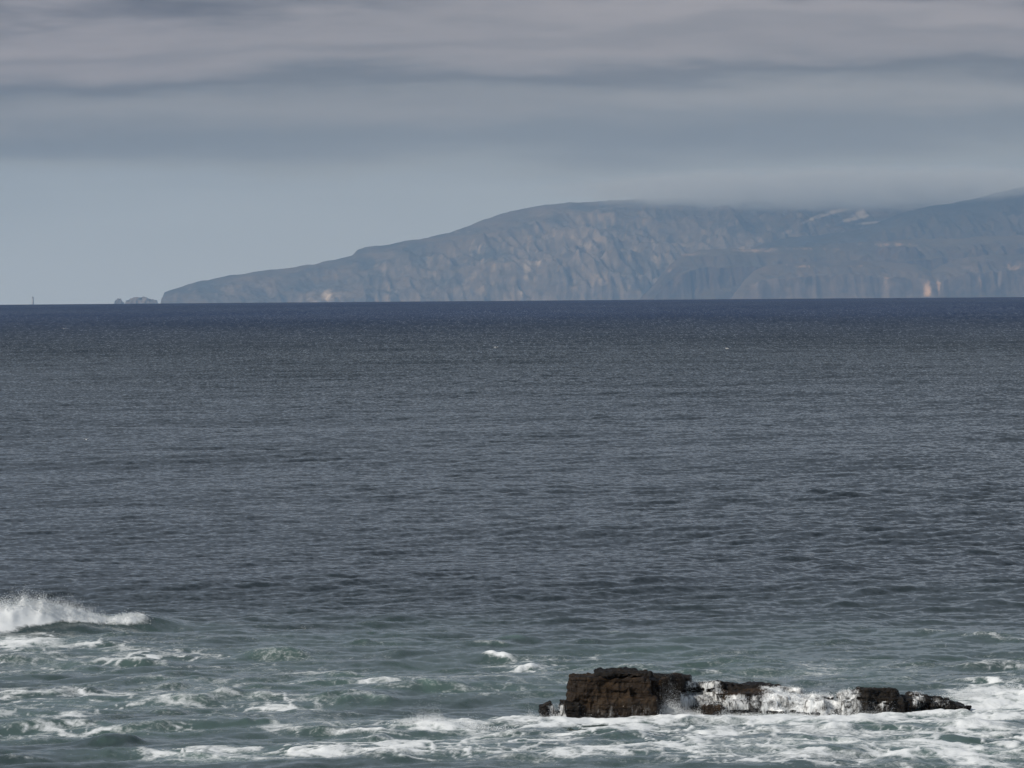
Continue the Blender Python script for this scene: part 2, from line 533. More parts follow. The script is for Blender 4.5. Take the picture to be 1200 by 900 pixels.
def scree_mountain(px, py):
    a = np.zeros_like(px)
    for cx, cy, rx, ry, rot, k in [
        (380, 344, 9, 13, 0.35, 1.0), (392, 349, 10, 7, 0, 0.8), (560, 290, 16, 14, 0.2, 0.75), (552, 302, 6, 16, 0.3, 0.7),
        (618, 310, 5, 34, 0.12, 0.95), (632, 296, 9, 22, 0.1, 0.6), (612, 340, 4, 14, 0, 0.9), (665, 276, 34, 5, -0.08, 0.55),
        (690, 286, 26, 5, -0.1, 0.5), (720, 330, 9, 22, 0.2, 0.5), (735, 316, 14, 7, -0.4, 0.55), (772, 290, 6, 16, 0.1, 0.8),
        (790, 312, 30, 4, -0.5, 0.55), (700, 322, 6, 20, 0.2, 0.45), (220, 342, 14, 8, 0.3, 0.5), (250, 338, 16, 6, 0.4, 0.45),
        (300, 338, 12, 6, 0.3, 0.35), (355, 323, 6, 3, 0, 0.6), (500, 302, 26, 6, -0.75, 0.45), (470, 318, 22, 6, -0.75, 0.4),
        (540, 268, 20, 3, -0.1, 0.6), (1022, 253, 24, 2.4, -0.25, 1.5), (1032, 247, 12, 4, -0.5, 1.3), (1004, 243, 18, 2.4, -0.2, 1.2),
        (965, 254, 18, 2.0, -0.35, 1.3), (955, 259, 12, 1.8, -0.2, 1.2), (930, 271, 9, 3, -0.3, 1.0), (1040, 258, 18, 1.8, -0.1, 1.3), (985, 249, 14, 1.6, -0.3, 1.1),
    ]:
        a = np.maximum(a, (k if k > 0.95 and cx > 900 else 0.78 * k) * blob(px, py, cx, cy, rx, ry, rot))
    return a


def scree_low(px, py):
    a = np.zeros_like(px)
    for cx, cy, rx, ry, rot, k in [(1088, 341, 5, 12, 0.1, 1.0), (1101, 338, 3, 12, 0, 0.8), (864, 341, 3, 10, 0.5, 0.6), (1185, 312, 22, 6, 0, 0.5), (950, 312, 40, 3, 0, 0.5),
                                   (1010, 312, 30, 2.5, 0, 0.5), (1040, 330, 4, 12, 0.2, 0.4), (1150, 330, 4, 12, -0.2, 0.4)]:
        a = np.maximum(a, k * blob(px, py, cx, cy, rx, ry, rot))
    return a


def scree_spur(px, py):
    a = np.zeros_like(px)
    for cx, cy, rx, ry, rot, k in [(820, 297, 24, 2.5, -0.1, 0.55), (880, 293, 40, 2.5, 0, 0.5), (950, 291, 60, 2.5, 0, 0.55), (1050, 286, 60, 3, 0, 0.5), (790, 315, 8, 3, -0.8, 0.6)]:
        a = np.maximum(a, k * blob(px, py, cx, cy, rx, ry, rot))
    return a


land('mountain', 26500, [(182, 355), (183, 343), (190, 340), (212, 332), (235, 327), (262, 322), (300, 317), (340, 312), (372, 305), (392, 301),
                         (404, 298), (411, 290), (424, 286), (445, 285), (470, 280), (500, 274), (522, 270), (546, 260), (566, 252), (582, 246),
                         (604, 240), (640, 234), (672, 230), (705, 228), (740, 226), (780, 224.5), (830, 224), (900, 224), (1000, 225), (1100, 227),
                         (1250, 225), (1420, 215), (1600, 220)],
     1500, mat_mountain, 3, 720, 190, 0.70, 'hazy blue-grey sea cliff mountain with pale rock scars and a misty top', scree_mountain)
land('dark_ridge', 25700, [(830, 352), (862, 318), (890, 291), (905, 283), (935, 277), (970, 274), (1000, 270), (1030, 264), (1054, 255), (1075, 247),
                           (1100, 240), (1125, 236), (1150, 232), (1170, 228), (1184, 224), (1200, 220), (1250, 208), (1420, 220), (1600, 260)],
     900, mat_ridge, 23, 420, 110, 0.60, 'darker heath-covered ridge rising at the right edge behind the nearer cliffs', None, rugged=85.0)
land('headland', 24700, [(742, 356), (752, 349), (764, 338), (776, 322), (790, 308), (806, 298), (826, 292), (850, 290), (890, 291), (930, 289), (960, 288),
                         (1000, 284), (1050, 281), (1090, 279), (1140, 278), (1200, 274), (1300, 272), (1450, 290), (1600, 330)],
     620, mat_spur, 41, 520, 130, 0.75, 'nearer line of dark sea cliffs below the ridge at right', scree_spur, top_frac=0.80)

land('low_spur', 24100, [(846, 358), (858, 350), (866, 340), (876, 327), (888, 317), (904, 311), (930, 308), (960, 306), (1000, 304), (1040, 306), (1080, 310), (1096, 318),
                         (1106, 312), (1130, 303), (1160, 299), (1200, 297), (1300, 293), (1450, 305), (1600, 340)],
     480, mat_shore, 63, 420, 110, 0.7, 'lowest and nearest line of sea cliffs along the foot of the land at right', scree_low, top_frac=0.82)


def stack_mesh(name, pts_px, depth, thick, seed):
    """small rock islet: ridge heights along the picture, given a rounded body"""
    pxs = np.array([p[0] for p in pts_px], float)
    pys = np.array([p[1] for p in pts_px], float)
    n, m = 60, 28
    pc = np.linspace(pxs[0], pxs[-1], n)
    zb = EYE - DIP * depth
    Hh = (yh(pc) - np.interp(pc, pxs, pys)) * PX * depth + 190
    xs = np.array([at_depth(p, 350, depth)[0] for p in pc])
    a = np.linspace(-1, 1, m)
    prof = np.clip(1 - np.abs(a) ** 3.5, 0, 1)
    X = np.repeat(xs[None], m, 0)
    A = np.repeat(a[:, None], n, 1)
    Z = prof[:, None] * (Hh[None] - 30 * fbm2(X / 22, A * 4, 4, seed))
    Y = depth + A * thick + (fbm2(X / 25, A * 3, 3, seed + 5) - 0.5) * 40
    return grid_mesh(name, np.stack([X, Y, zb - 190 + Z], -1), True, {'scree': np.zeros_like(X)})


link('sea_stack', stack_mesh('sea_stack', [(133.5, 356), (134.5, 350), (138, 347.4), (142, 348.5), (145, 351), (147, 356)], 26300, 35, 5), mat_mountain,
     label='small pointed sea stack standing alone off the far left tip of the land', category='sea stack')
link('rocky_islet', stack_mesh('rocky_islet', [(146, 356), (148, 351), (153, 347.5), (160, 346), (172, 346.5), (180, 347.5), (184, 350), (186, 356)], 26350, 60, 8), mat_mountain,
     label='low flat-topped islet between the sea stack and the end of the land', category='islet')

# lighthouse on the horizon at far left
mat_white, t, b = new_mat('weathered_white_paint')
nz = noise(t, None, 3.0, 4)
t.links.new(ramp(t, nz.outputs[0], [(0.3, (0.26, 0.26, 0.26)), (0.7, (0.36, 0.36, 0.355))]), b.inputs['Base Color'])
mat_lamp, t, b = new_mat('dark_lantern_glass')
nz = noise(t, None, 2.0, 2)
t.links.new(ramp(t, nz.outputs[0], [(0.3, (0.03, 0.035, 0.04)), (0.7, (0.06, 0.06, 0.06))]), b.inputs['Base Color'])
b.inputs['Roughness'].default_value = 0.2


def lathe(name, prof, seg=20):
    V = []
    for r, zz in prof:
        for i in range(seg):
            an = 2 * math.pi * i / seg
            V.append((r * math.cos(an), r * math.sin(an), zz))
    F = [(k * seg + i, k * seg + (i + 1) % seg, (k + 1) * seg + (i + 1) % seg, (k + 1) * seg + i) for k in range(len(prof) - 1) for i in range(seg)]
    return tri_mesh(name, V, F, True)


LD = 23000.0
lx, lz = at_depth(38.5, yh(38.5), LD)
lh = bpy.data.objects.new('lighthouse', None)
COL.objects.link(lh)
lh.location = (lx, LD, lz - 12)
lh['label'] = 'tiny grey lighthouse tower poking over the sea horizon at far left'
lh['category'] = 'lighthouse'
link('tower', lathe('tower', [(0, 0), (6.0, 0), (5.4, 24), (4.8, 42), (4.6, 43), (0, 43)]), mat_white, lh)
gal = link('gallery', lathe('gallery', [(0, 43), (7.2, 43), (7.2, 44.2), (0, 44.2)]), mat_white, lh)
link('lantern', lathe('lantern', [(0, 44.2), (4.0, 44.2), (4.0, 48.5), (4.6, 48.6), (2.2, 51), (0.4, 52), (0, 52)]), mat_lamp, lh)

# ------------------------------------------------------------------ sea surface
def wave_patch(L, n, l_lo, l_hi, slope, direction, spread, seed, chop):
    """periodic patch of wind waves from a random spectrum: height and sideways shift"""
    r = np.random.default_rng(seed)
    k1 = np.fft.fftfreq(n, L / n) * 2 * np.pi
    KX, KY = np.meshgrid(k1, k1, indexing='ij')
    K = np.hypot(KX, KY); K[0, 0] = 1
    lam = 2 * np.pi / K
    band = sstep(l_lo * 0.7, l_lo * 1.2, lam) * (1 - sstep(l_hi * 0.8, l_hi * 1.6, lam))
    cosd = (KX * direction[0] + KY * direction[1]) / K
    A = K ** -2.0 * band * (0.12 + np.abs(cosd) ** spread)
    A[0, 0] = 0
    spec = A * (r.normal(size=(n, n)) + 1j * r.normal(size=(n, n)))
    h = np.real(np.fft.ifft2(spec))
    dx = np.real(np.fft.ifft2(1j * KX / K * spec))
    dy = np.real(np.fft.ifft2(1j * KY / K * spec))
    gx = np.real(np.fft.ifft2(1j * KX * spec)); gy = np.real(np.fft.ifft2(1j * KY * spec))
    s = slope / math.sqrt((gx ** 2 + gy ** 2).mean())
    return (h * s).astype(np.float32), (-dx * s * chop).astype(np.float32), (-dy * s * chop).astype(np.float32), L, n


def sample(patch, x, y, rot):
    h, dx, dy, L, n = patch
    c, s = math.cos(rot), math.sin(rot)
    u = ((x * c + y * s) / L * n) % n
    v = ((-x * s + y * c) / L * n) % n
    i = np.floor(u).astype(np.int64); j = np.floor(v).astype(np.int64)
    fu = (u - i).astype(np.float32); fv = (v - j).astype(np.float32)
    i %= n; j %= n
    i1 = (i + 1) % n; j1 = (j + 1) % n
    o = []
    for a in (h, dx, dy):
        o.append((a[i, j] * (1 - fu) + a[i1, j] * fu) * (1 - fv) + (a[i, j1] * (1 - fu) + a[i1, j1] * fu) * fv)
    return o[0], o[1] * c - o[2] * s, o[1] * s + o[2] * c


rr = [8.0]
while rr[-1] < 92:
    rr.append(rr[-1] * 1.06)
while rr[-1] < 1500:
    rr.append(rr[-1] * (1.00125 if rr[-1] < 200 else 1.0016))
while rr[-1] < 36000:
    rr.append(rr[-1] * (1.006 if rr[-1] < 7000 else 1.03))
rr = np.array(rr)
half = 0.135
aa = np.linspace(-half, half, 500)
ext = [half]
while ext[-1] < 1.5:
    ext.append(ext[-1] + min(0.12, (ext[-1] - half) * 0.25 + 0.0012))
ext = np.array(ext[1:])
aa = np.concatenate([-ext[::-1], aa, ext])
RR, AA = np.meshgrid(rr, aa, indexing='ij')
X = RR * np.sin(AA); Y = RR * np.cos(AA)

DIRW = (0.25, -0.97)
P_A = wave_patch(241.0, 1024, 5.0, 48.0, 0.028, DIRW, 3, 1, 0.9)
P_B = wave_patch(67.0, 1024, 0.8, 3.2, 0.165, DIRW, 1.6, 2, 0.85)
P_C = wave_patch(19.0, 512, 0.25, 0.9, 0.15, DIRW, 1.5, 3, 0.9)
inner = sstep(20, 95, RR) * (1 - sstep(0.4, 0.9, np.abs(AA)))
shore = 1 - sstep(134, 184, RR + 20 * (fbm2(X / 30, Y / 30, 3, 77) - 0.5))
ha, ax, ay = sample(P_A, X, Y, 0.0)
hb, bx, by = sample(P_B, X, Y, 0.31)
hc, cx_, cy_ = sample(P_C, X, Y, -0.47)
gust = 0.45 + 1.1 * fbm2(X / 45, Y / 160, 4, 31)
calm = 1 - 0.75 * sstep(1200, 3500, RR)
kA = (1.0 + 0.5 * shore) * calm
lee = 0.74 + 0.26 * sstep(260, 750, RR)                  # the water lies a little smoother towards the shore
kB = (1.0 - 0.1 * shore) * gust * calm * lee
kC = (1.0 - 0.5 * shore) * gust * calm * lee
Z = (ha * kA + hb * kB + hc * kC)
DXo = ax * kA + bx * kB + cx_ * kC
DYo = ay * kA + by * kB + cy_ * kC
# low swell rolling in, steeper where it nears the rocks
sw = np.sin((Y + 0.16 * X + 9 * fbm2(X / 60, Y / 80, 2, 5)) / 44.0 * 2 * np.pi + 1.1)
Z = Z + 0.14 * np.sign(sw) * np.abs(sw) ** 1.2 * sstep(100, 160, RR) * (1 - sstep(900, 2500, RR))

# the shore waters, where single waves and foam are told apart
ri0, ri1 = int(np.searchsorted(rr, 90)), int(np.searchsorted(rr, 300))
ci0, ci1 = len(ext), len(ext) + 500
NEAR = (slice(ri0, ri1), slice(ci0, ci1))
X_, Y_, Z_ = X[NEAR].astype(np.float32), Y[NEAR].astype(np.float32), Z[NEAR].astype(np.float32)
shore_ = shore[NEAR].astype(np.float32)
foam_ = np.zeros_like(X_)
aer_ = np.zeros_like(X_)


def crest(px, py, half_w, height, front, back, foam_k=0.0, slant=0.0, aer_k=0.6, reach=0.75):
    """one wave: gentle back, steep front towards the shore, foam along its lip"""
    global Z_, foam_, aer_
    x0, y0 = gp(px, py)
    k = (np.abs(X_ - x0) < half_w * 2.6) & (np.abs(Y_ - y0) < back * 3 + half_w)
    xx, yy = X_[k], Y_[k]
    dx = xx - x0
    lip = fbm2(xx / (0.55 * half_w) + px, yy * 0 + py, 3, 8) - 0.5
    dy = yy - y0 - slant * dx - 1.1 * front * lip
    env = np.exp(-np.abs(dx / half_w) ** 2.4) * (0.70 + 1.1 * (fbm2(xx / (0.5 * half_w) + py, yy / 3 + px, 3, 12) - 0.22))
    fr = np.where(dy < 0, np.exp(-np.abs(dy / front) ** 2), np.exp(-np.abs(dy / back) ** 1.5))
    Z_[k] += height * np.clip(env, 0, 1.15) * fr
    aer_[k] = np.maximum(aer_[k], aer_k * env * np.exp(-((dy + 0.35 * front) / (front * 0.9)) ** 2))
    if foam_k:
        st = fbm2(xx * 2.2, yy * 2.2, 4, int(px) % 40)
        f = foam_k * np.clip(env, 0, 1) * np.where(dy < 0, np.exp(-(dy / (front * reach)) ** 2), np.exp(-(dy / (back * 0.30)) ** 2)) * (0.25 + 1.5 * st)
        foam_[k] = np.maximum(foam_[k], f)


# the breaker at far left, and the single crests that can be told apart near the shore
crest(10, 746, 5.0, 0.30, 0.9, 5.0, 0.0, 0.45, 0.45)
crest(125, 738, 2.2, 0.30, 0.7, 4.0, 0.0, 0.45, 0.6)
crest(618, 776, 0.36, 0.14, 0.35, 1.4, 1.8, 0.9, 0.7)
crest(584, 769, 0.50, 0.13, 0.35, 1.4, 1.3, -0.9, 0.9)
crest(740, 783, 1.3, 0.26, 0.7, 2.0, 0.45, 0.0, 0.9)
crest(512, 812, 1.2, 0.25, 0.6, 1.8, 0.30, -0.25, 1.0)
crest(425, 824, 1.2, 0.22, 0.6, 1.8, 0.40, -0.15, 0.9)
crest(325, 768, 1.0, 0.22, 0.6, 2.0, 0.30, 0.0, 0.8)
crest(140, 776, 1.5, 0.18, 0.6, 2.0, 0.75, 0.0, 0.7)
crest(30, 775, 1.6, 0.18, 0.7, 2.0, 0.35, 0.0, 0.7)
crest(185, 797, 1.5, 0.18, 0.6, 1.8, 0.45, 0.1, 0.9)
crest(40, 818, 1.4, 0.18, 0.6, 1.8, 0.75, 0.1, 0.9)
crest(220, 826, 1.1, 0.17, 0.5, 1.5, 0.60, 0.2, 0.9)
crest(290, 822, 1.2, 0.18, 0.6, 1.5, 0.60, -0.1, 0.9)
crest(370, 790, 1.2, 0.15, 0.6, 1.5, 0.80, 0.0, 0.7)
crest(500, 858, 0.9, 0.08, 0.4, 1.0, 1.1, 0.15, 0.9)
crest(430, 864, 1.0, 0.17, 0.5, 1.3, 1.2, -0.1, 0.9)
crest(1165, 748, 1.2, 0.16, 0.6, 2.0, 0.55, -0.5, 0.5)
crest(1150, 806, 0.9, 0.16, 0.5, 1.8, 0.9, -0.4, 0.7)
crest(1010, 770, 1.5, 0.13, 0.6, 1.8, 0.45, 0.0, 0.5)
crest(860, 772, 1.4, 0.13, 0.6, 1.8, 0.40, 0.1, 0.5)
r_c = np.random.default_rng(44)
for _ in range(150):                              # small steep wavelets all over the shore waters
    px, py = r_c.uniform(-60, 1260), r_c.uniform(738, 905)
    crest(px, py, r_c.uniform(0.4, 1.3), r_c.uniform(0.05, 0.13), r_c.uniform(0.25, 0.5), r_c.uniform(0.7, 1.4), r_c.uniform(0.0, 0.5) if r_c.random() < 0.4 else 0,
          r_c.normal(0, 0.25), r_c.uniform(0.3, 0.8))
for _ in range(90):                               # dark swell faces farther out
    px, py = r_c.uniform(-60, 1260), r_c.uniform(640, 745)
    crest(px, py, r_c.uniform(0.5, 1.6), r_c.uniform(0.03, 0.08), r_c.uniform(0.25, 0.5), r_c.uniform(0.6, 1.3), 0, r_c.normal(0, 0.2), 0.05)

# where foam lies, in metres on the water: centre, half sizes, amount
fd = np.zeros_like(X_)
for px, py, rx, ry, k in [
    (760, 848, 4.2, 2.2, 1.05), (950, 846, 4.5, 2.4, 1.05), (1110, 838, 4.0, 4.0, 0.90), (1190, 822, 2.4, 5.5, 0.92), (640, 850, 2.6, 2.4, 0.95),
    (520, 856, 2.4, 2.2, 0.90), (850, 866, 10.5, 4.0, 0.74), (1100, 862, 5.0, 4.5, 0.84), (540, 878, 6.5, 4.0, 0.72), (880, 890, 9.5, 4.5, 0.76), (1120, 890, 5.0, 5.0, 0.80),
    (330, 892, 5.0, 1.6, 0.86), (250, 899, 3.0, 1.5, 0.80), (480, 895, 5.0, 2.4, 0.80), (700, 895, 5.0, 3.0, 0.74), (60, 826, 4.5, 9.0, 0.60), (200, 818, 4.0, 9.0, 0.60), (300, 832, 3.5, 6.0, 0.58),
    (40, 862, 4.0, 3.0, 0.60), (170, 858, 3.5, 3.0, 0.52), (30, 775, 3.0, 7.0, 0.56), (10, 760, 3.0, 4.0, 0.80), (70, 756, 2.5, 4.0, 0.62), (150, 770, 4.0, 8.0, 0.54), (300, 776, 4.0, 9.0, 0.48), (420, 800, 4.5, 10.0, 0.52),
    (560, 800, 4.0, 9.0, 0.52), (640, 780, 3.0, 9.0, 0.52), (700, 775, 4.0, 8.0, 0.48), (400, 856, 3.5, 4.0, 0.58), (900, 785, 6.0, 9.0, 0.48), (1080, 790, 5.0, 9.0, 0.50),
    (1180, 780, 4.0, 14.0, 0.46), (860, 770, 8.0, 10.0, 0.40), (1050, 760, 6.0, 12.0, 0.38), (250, 750, 6.0, 12.0, 0.34), (450, 760, 6.0, 14.0, 0.34),
]:
    x0, y0 = gp(px, py)
    fd = np.maximum(fd, k * np.exp(-(((X_ - x0) / rx) ** 2 + ((Y_ - y0) / ry) ** 2) ** 1.4))
wx = X_ + 1.5 * (fbm2(X_ / 2.2, Y_ / 2.2, 4, 61) - 0.5)
wy = Y_ + 2.2 * (fbm2(X_ / 2.6, Y_ / 2.6, 4, 67) - 0.5)
web = 0.45 * ridge2(wx / 1.9, wy / 1.3, 5, 71, 0.62) + 0.55 * fbm2(wx / 0.9, wy / 0.9, 5, 83, 0.62)
lo_ = 0.99 - 0.62 * fd
fw = np.clip((web - lo_ + 0.10) / 0.30, 0, 1) * sstep(0.05, 0.25, fd)
scum = 0.44 * np.clip(fd * 1.3, 0, 1) * sstep(0.36, 0.66, fbm2(wx / 2.6, wy / 2.2, 5, 117, 0.6))   # thin stretched films of bubbles
foam_ = np.clip(np.maximum(np.maximum(foam_, scum), fw * np.clip(0.45 + fd, 0, 1.1)), 0, 1.2)
# the breaker's tumbling white water: heaped and lumpy
x0, y0 = gp(60, 743)
mpp = PX * y0
hx = 60 + (X_ - x0) / mpp                                  # along the crest, counted in thirty-millimetre steps
dy = Y_ - y0 - 0.45 * (X_ - x0) + 0.5 * (fbm2(X_ / 0.8, Y_ * 0, 3, 131) - 0.5)
hk = np.interp(hx, [-260, -200, 30, 55, 80, 110, 122, 134, 150, 166, 174], [0, 1.0, 1.0, 0.98, 0.80, 0.52, 0.30, 0.38, 0.44, 0.20, 0.0])
hf = np.interp(hx, [-200, 10, 50, 70, 180], [1.7, 1.6, 0.9, 0.45, 0.35])
heap = hk * np.where(dy < 0, np.exp(-np.abs(dy / hf) ** 3), np.exp(-(dy / 0.55) ** 2))
lump_ = ridge2(X_ / 0.8, Y_ / 0.7, 4, 121) * 0.4 + fbm2(X_ / 0.30, Y_ / 0.30, 3, 127) * 0.8
Z_ = Z_ + heap * (0.12 + 0.62 * lump_) * np.where(dy < 0, np.exp(-(dy / (hf * 0.8)) ** 2), 1.0)
foam_ = np.maximum(foam_, np.clip(heap * 2.6 * (0.35 + 1.1 * lump_), 0, 1.25) * (heap > 0.08))
HEAP = (heap * (dy > -0.45), X_, Y_)
# lace: thin threads of foam drawn out over the backwash
lx_ = X_ + 0.9 * (fbm2(X_ / 1.3, Y_ / 1.5, 4, 141) - 0.5); ly_ = Y_ + 1.4 * (fbm2(X_ / 1.5, Y_ / 1.3, 4, 143) - 0.5)
th1 = 1 - np.abs(2 * vnoise2(lx_ / 0.9, ly_ / 1.0, 145) - 1); th2 = 1 - np.abs(2 * vnoise2(lx_ / 0.42, ly_ / 0.5, 147) - 1)
th3 = 1 - np.abs(2 * vnoise2(lx_ / 2.1, ly_ / 1.8, 149) - 1)
lace = np.maximum(np.maximum(sstep(0.80, 0.98, th1), 0.75 * sstep(0.78, 0.98, th2)), 0.9 * sstep(0.84, 0.98, th3))
lace = lace * sstep(0.30, 0.75, fd * (0.45 + 1.1 * fbm2(X_ / 1.8, Y_ / 2.4, 3, 151)))
foam_ = np.clip(np.maximum(foam_, 1.0 * lace), 0, 1.25)
aer_ = np.clip(np.maximum(aer_ * 0.7, np.clip(1.1 * fd, 0, 1) * (0.0 + 0.95 * fbm2(X_ / 3, Y_ / 3.5, 4, 91)) + 0.24 * shore_), 0, 1)
# foam stands a little proud and lumpy
Z_ = Z_ + np.clip(foam_, 0, 1) * (0.01 + 0.13 * (fbm2(X_ * 2.8, Y_ * 2.0, 4, 99)) * sstep(0.45, 0.95, fd))
foam = np.zeros_like(X); aer = 0.24 * shore
foam[NEAR] = foam_; aer[NEAR] = aer_; Z[NEAR] = Z_
ripple = sstep(250, 1500, RR)
chop = (1.0 - 0.45 * shore) * (0.68 + 0.75 * sstep(260, 950, RR)) * (0.55 + 0.9 * fbm2(X / 70, Y / 260, 4, 37))
sky_tint = sstep(600, 1900, RR + 500 * (fbm2(X / 400, Y / 900, 2, 19) - 0.5))  # painted blue of reflected sky, growing with distance from the camera
Z = Z * inner - RR ** 2 / (2 * R_SEA)
SEA = np.stack([X + DXo * inner, Y + DYo * inner, Z], -1)
sea_me = grid_mesh('sea', SEA, True, {'foam': foam, 'aerated': aer, 'ripple': ripple, 'chop': chop, 'sky_tint': sky_tint})
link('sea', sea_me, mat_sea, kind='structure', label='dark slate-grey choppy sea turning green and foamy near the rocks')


def sea_z(x, y):
    r_, a_ = math.hypot(x, y), math.atan2(x, y)
    i = min(max(int(np.searchsorted(rr, r_)), 0), len(rr) - 1)
    j = min(max(int(np.searchsorted(aa, a_)), 0), len(aa) - 1)
    return float(Z[i, j])


# ------------------------------------------------------------------ rocks
OX, OY = gp(730, 840)
S0 = PX * OY                                       # metres per picture pixel at the rocks
VA = EYE / OY                                      # slope of the line of sight there


def slab_mesh(boxes, voxel, seed, bed=0.05, rough=0.10, fine=0.03, bed_h=0.13, jnt=0.02):
    """union of tilted slabs, fused, then worn: bedding ledges, joints and small relief"""
    bm = bmesh.new()
    for (x0, x1, y0, y1, z0, z1, rz, tx, ty) in boxes:
        m = (Matrix.Translation(((x0 + x1) / 2, (y0 + y1) / 2, (z0 + z1) / 2)) @ Matrix.Rotation(rz, 4, 'Z')
             @ Matrix.Rotation(tx, 4, 'X') @ Matrix.Rotation(ty, 4, 'Y') @ Matrix.Diagonal((x1 - x0, y1 - y0, z1 - z0, 1)))
        bmesh.ops.create_cube(bm, size=1.0, matrix=m)
    me = bpy.data.meshes.new('tmp')
    bm.to_mesh(me); bm.free()
    o = bpy.data.objects.new('tmp', me); COL.objects.link(o)
    md = o.modifiers.new('r', 'REMESH'); md.mode = 'VOXEL'; md.voxel_size = voxel
    sm = o.modifiers.new('s', 'SMOOTH'); sm.iterations = 2; sm.factor = 0.5
    dg = bpy.context.evaluated_depsgraph_get()
    res = bpy.data.meshes.new_from_object(o.evaluated_get(dg))
    bpy.data.objects.remove(o); bpy.data.meshes.remove(me)
    n = len(res.vertices)
    co = np.empty(n * 3, np.float32); res.vertices.foreach_get('co', co); co = co.reshape(-1, 3).astype(float)
    no = np.empty(n * 3, np.float32); res.vertices.foreach_get('normal', no); no = no.reshape(-1, 3).astype(float)
    side = np.clip(1 - np.abs(no[:, 2]), 0, 1)
    big = fbm3(co * 1.7, 3, seed) - 0.5
    med = 1 - np.abs(2 * fbm3(co * np.array([4.5, 4.5, 3.0]), 3, seed + 4) - 1) - 0.7
    small = fbm3(co * 14.0, 3, seed + 7) - 0.5
    zz = (co[:, 2] + 0.05 * co[:, 0] + 0.10 * (fbm3(co * 1.1, 2, seed + 2) - 0.5)) / bed_h
    lay = np.floor(zz)
    r = np.random.default_rng(seed).random(400)
    step = r[(lay.astype(int) + 100) % 400] - 0.5
    groove = -np.exp(-((zz - lay - 0.5) * 2 / 0.9) ** 8) * 0 - np.exp(-(np.minimum(zz - lay, 1 - zz + lay) / 0.10) ** 2)
    jx = (co[:, 0] * 1.0 + 0.35 * co[:, 1] + 0.25 * (fbm3(co * 1.5, 2, seed + 12) - 0.5)) / 0.42
    joint = -np.exp(-((jx - np.round(jx)) / 0.05) ** 2) * (r[(np.round(jx).astype(int) + 200) % 400] > 0.45)
    disp = rough * big * 2.2 + rough * 0.7 * med + fine * small * 1.6 + side * (bed * step * 1.6 + bed * 0.3 * groove + jnt * joint)
    co = co + no * disp[:, None]
    res.vertices.foreach_set('co', co.astype(np.float32).reshape(-1))
    res.polygons.foreach_set('use_smooth', np.zeros(len(res.polygons), dtype=bool))
    res.update()
    res.materials.clear()
    return res


def bx_px(px0, px1, py_top, d0, d1, z0=-0.35, rz=0.0, tx=0.0, ty=0.0):
    """slab whose far top edge shows at py_top, between px0 and px1, d0 to d1 metres behind the front line"""
    return ((px0 - 730) * S0, (px1 - 730) * S0, d0, d1, z0, (840 - py_top) * S0 - d1 * VA, rz, tx, ty)


ROCKS = []


def rock(name, boxes, voxel, seed, mat, label, category, parts=(), **kw):
    me = slab_mesh(boxes, voxel, seed, **kw)
    me.name = name
    if parts:
        root = link(name, None, None, label=label, category=category)
        root.location = (OX, OY, 0)
        o = link('block', me, mat, root)
        o_all = [o]
        for pn, pb, pm, ps in parts:
            pme = slab_mesh(pb, voxel, ps, **kw)
            o_all.append(link(pn, pme, pm, root))
    else:
        root = link(name, me, mat, label=label, category=category)
        root.location = (OX, OY, 0)
        o_all = [root]
    for o in o_all:
        ROCKS.append(([tuple(v.co) for v in o.data.vertices], [tuple(p.vertices) for p in o.data.polygons]))
    root['group'] = 'rocks of the wave-washed reef'
    return root


rock('rock_block', [bx_px(668, 762, 788, 0.05, 1.7, rz=0.03), bx_px(745, 790, 791, 0.55, 1.75, rz=-0.5), bx_px(668, 740, 800, -0.08, 1.2),
                    bx_px(690, 768, 815, -0.15, 0.8), bx_px(765, 802, 794, 1.1, 1.9, rz=-0.3)],
     0.03, 5, mat_rock, 'tall square-sided brown rock block at the left end of the reef', 'rock',
     parts=[('cap_slab', [bx_px(698, 764, 783.5, 0.30, 1.65, z0=1.06, rz=0.04), bx_px(704, 752, 782.5, 0.5, 1.6, z0=1.06)], mat_rock_dark, 9),
            ('top_ledge', [bx_px(756, 792, 788.5, 0.9, 1.8, z0=0.88, rz=-0.2)], mat_rock_dark, 13)], bed_h=0.31, bed=0.03, rough=0.15, fine=0.03, jnt=0.0)
def strata(tops, d0, d1, n, seed, wide=(14, 40), thick=(0.10, 0.20), drop=9):
    """broken beds: many thin tilted slabs under a stepped outline given as (px, py) along the picture"""
    r = np.random.default_rng(seed)
    tx_ = [p[0] for p in tops]; ty_ = [p[1] for p in tops]
    o = []
    for _ in range(n):
        w_ = r.uniform(*wide)
        c = r.uniform(tx_[0] + w_ * 0.4, tx_[-1] - w_ * 0.4)
        f = r.random()
        lo_d = d0 + (d1 - d0) * f * 0.6
        hi_d = lo_d + (d1 - d0) * r.uniform(0.3, 0.5)
        py = float(np.interp(c, tx_, ty_)) + (1 - f) * drop * r.uniform(0.4, 1.2) + r.uniform(0, 2.0)
        b_ = bx_px(c - w_ / 2, c + w_ / 2, py, lo_d, hi_d, rz=r.normal(0, 0.25), tx=r.normal(-0.06, 0.05), ty=0.05 + r.normal(0, 0.05))
        zt = b_[5]
        o.append(b_[:4] + (max(-0.3, zt - r.uniform(*thick) * (1 if r.random() < 0.6 else 5)),) + b_[5:])
    return o


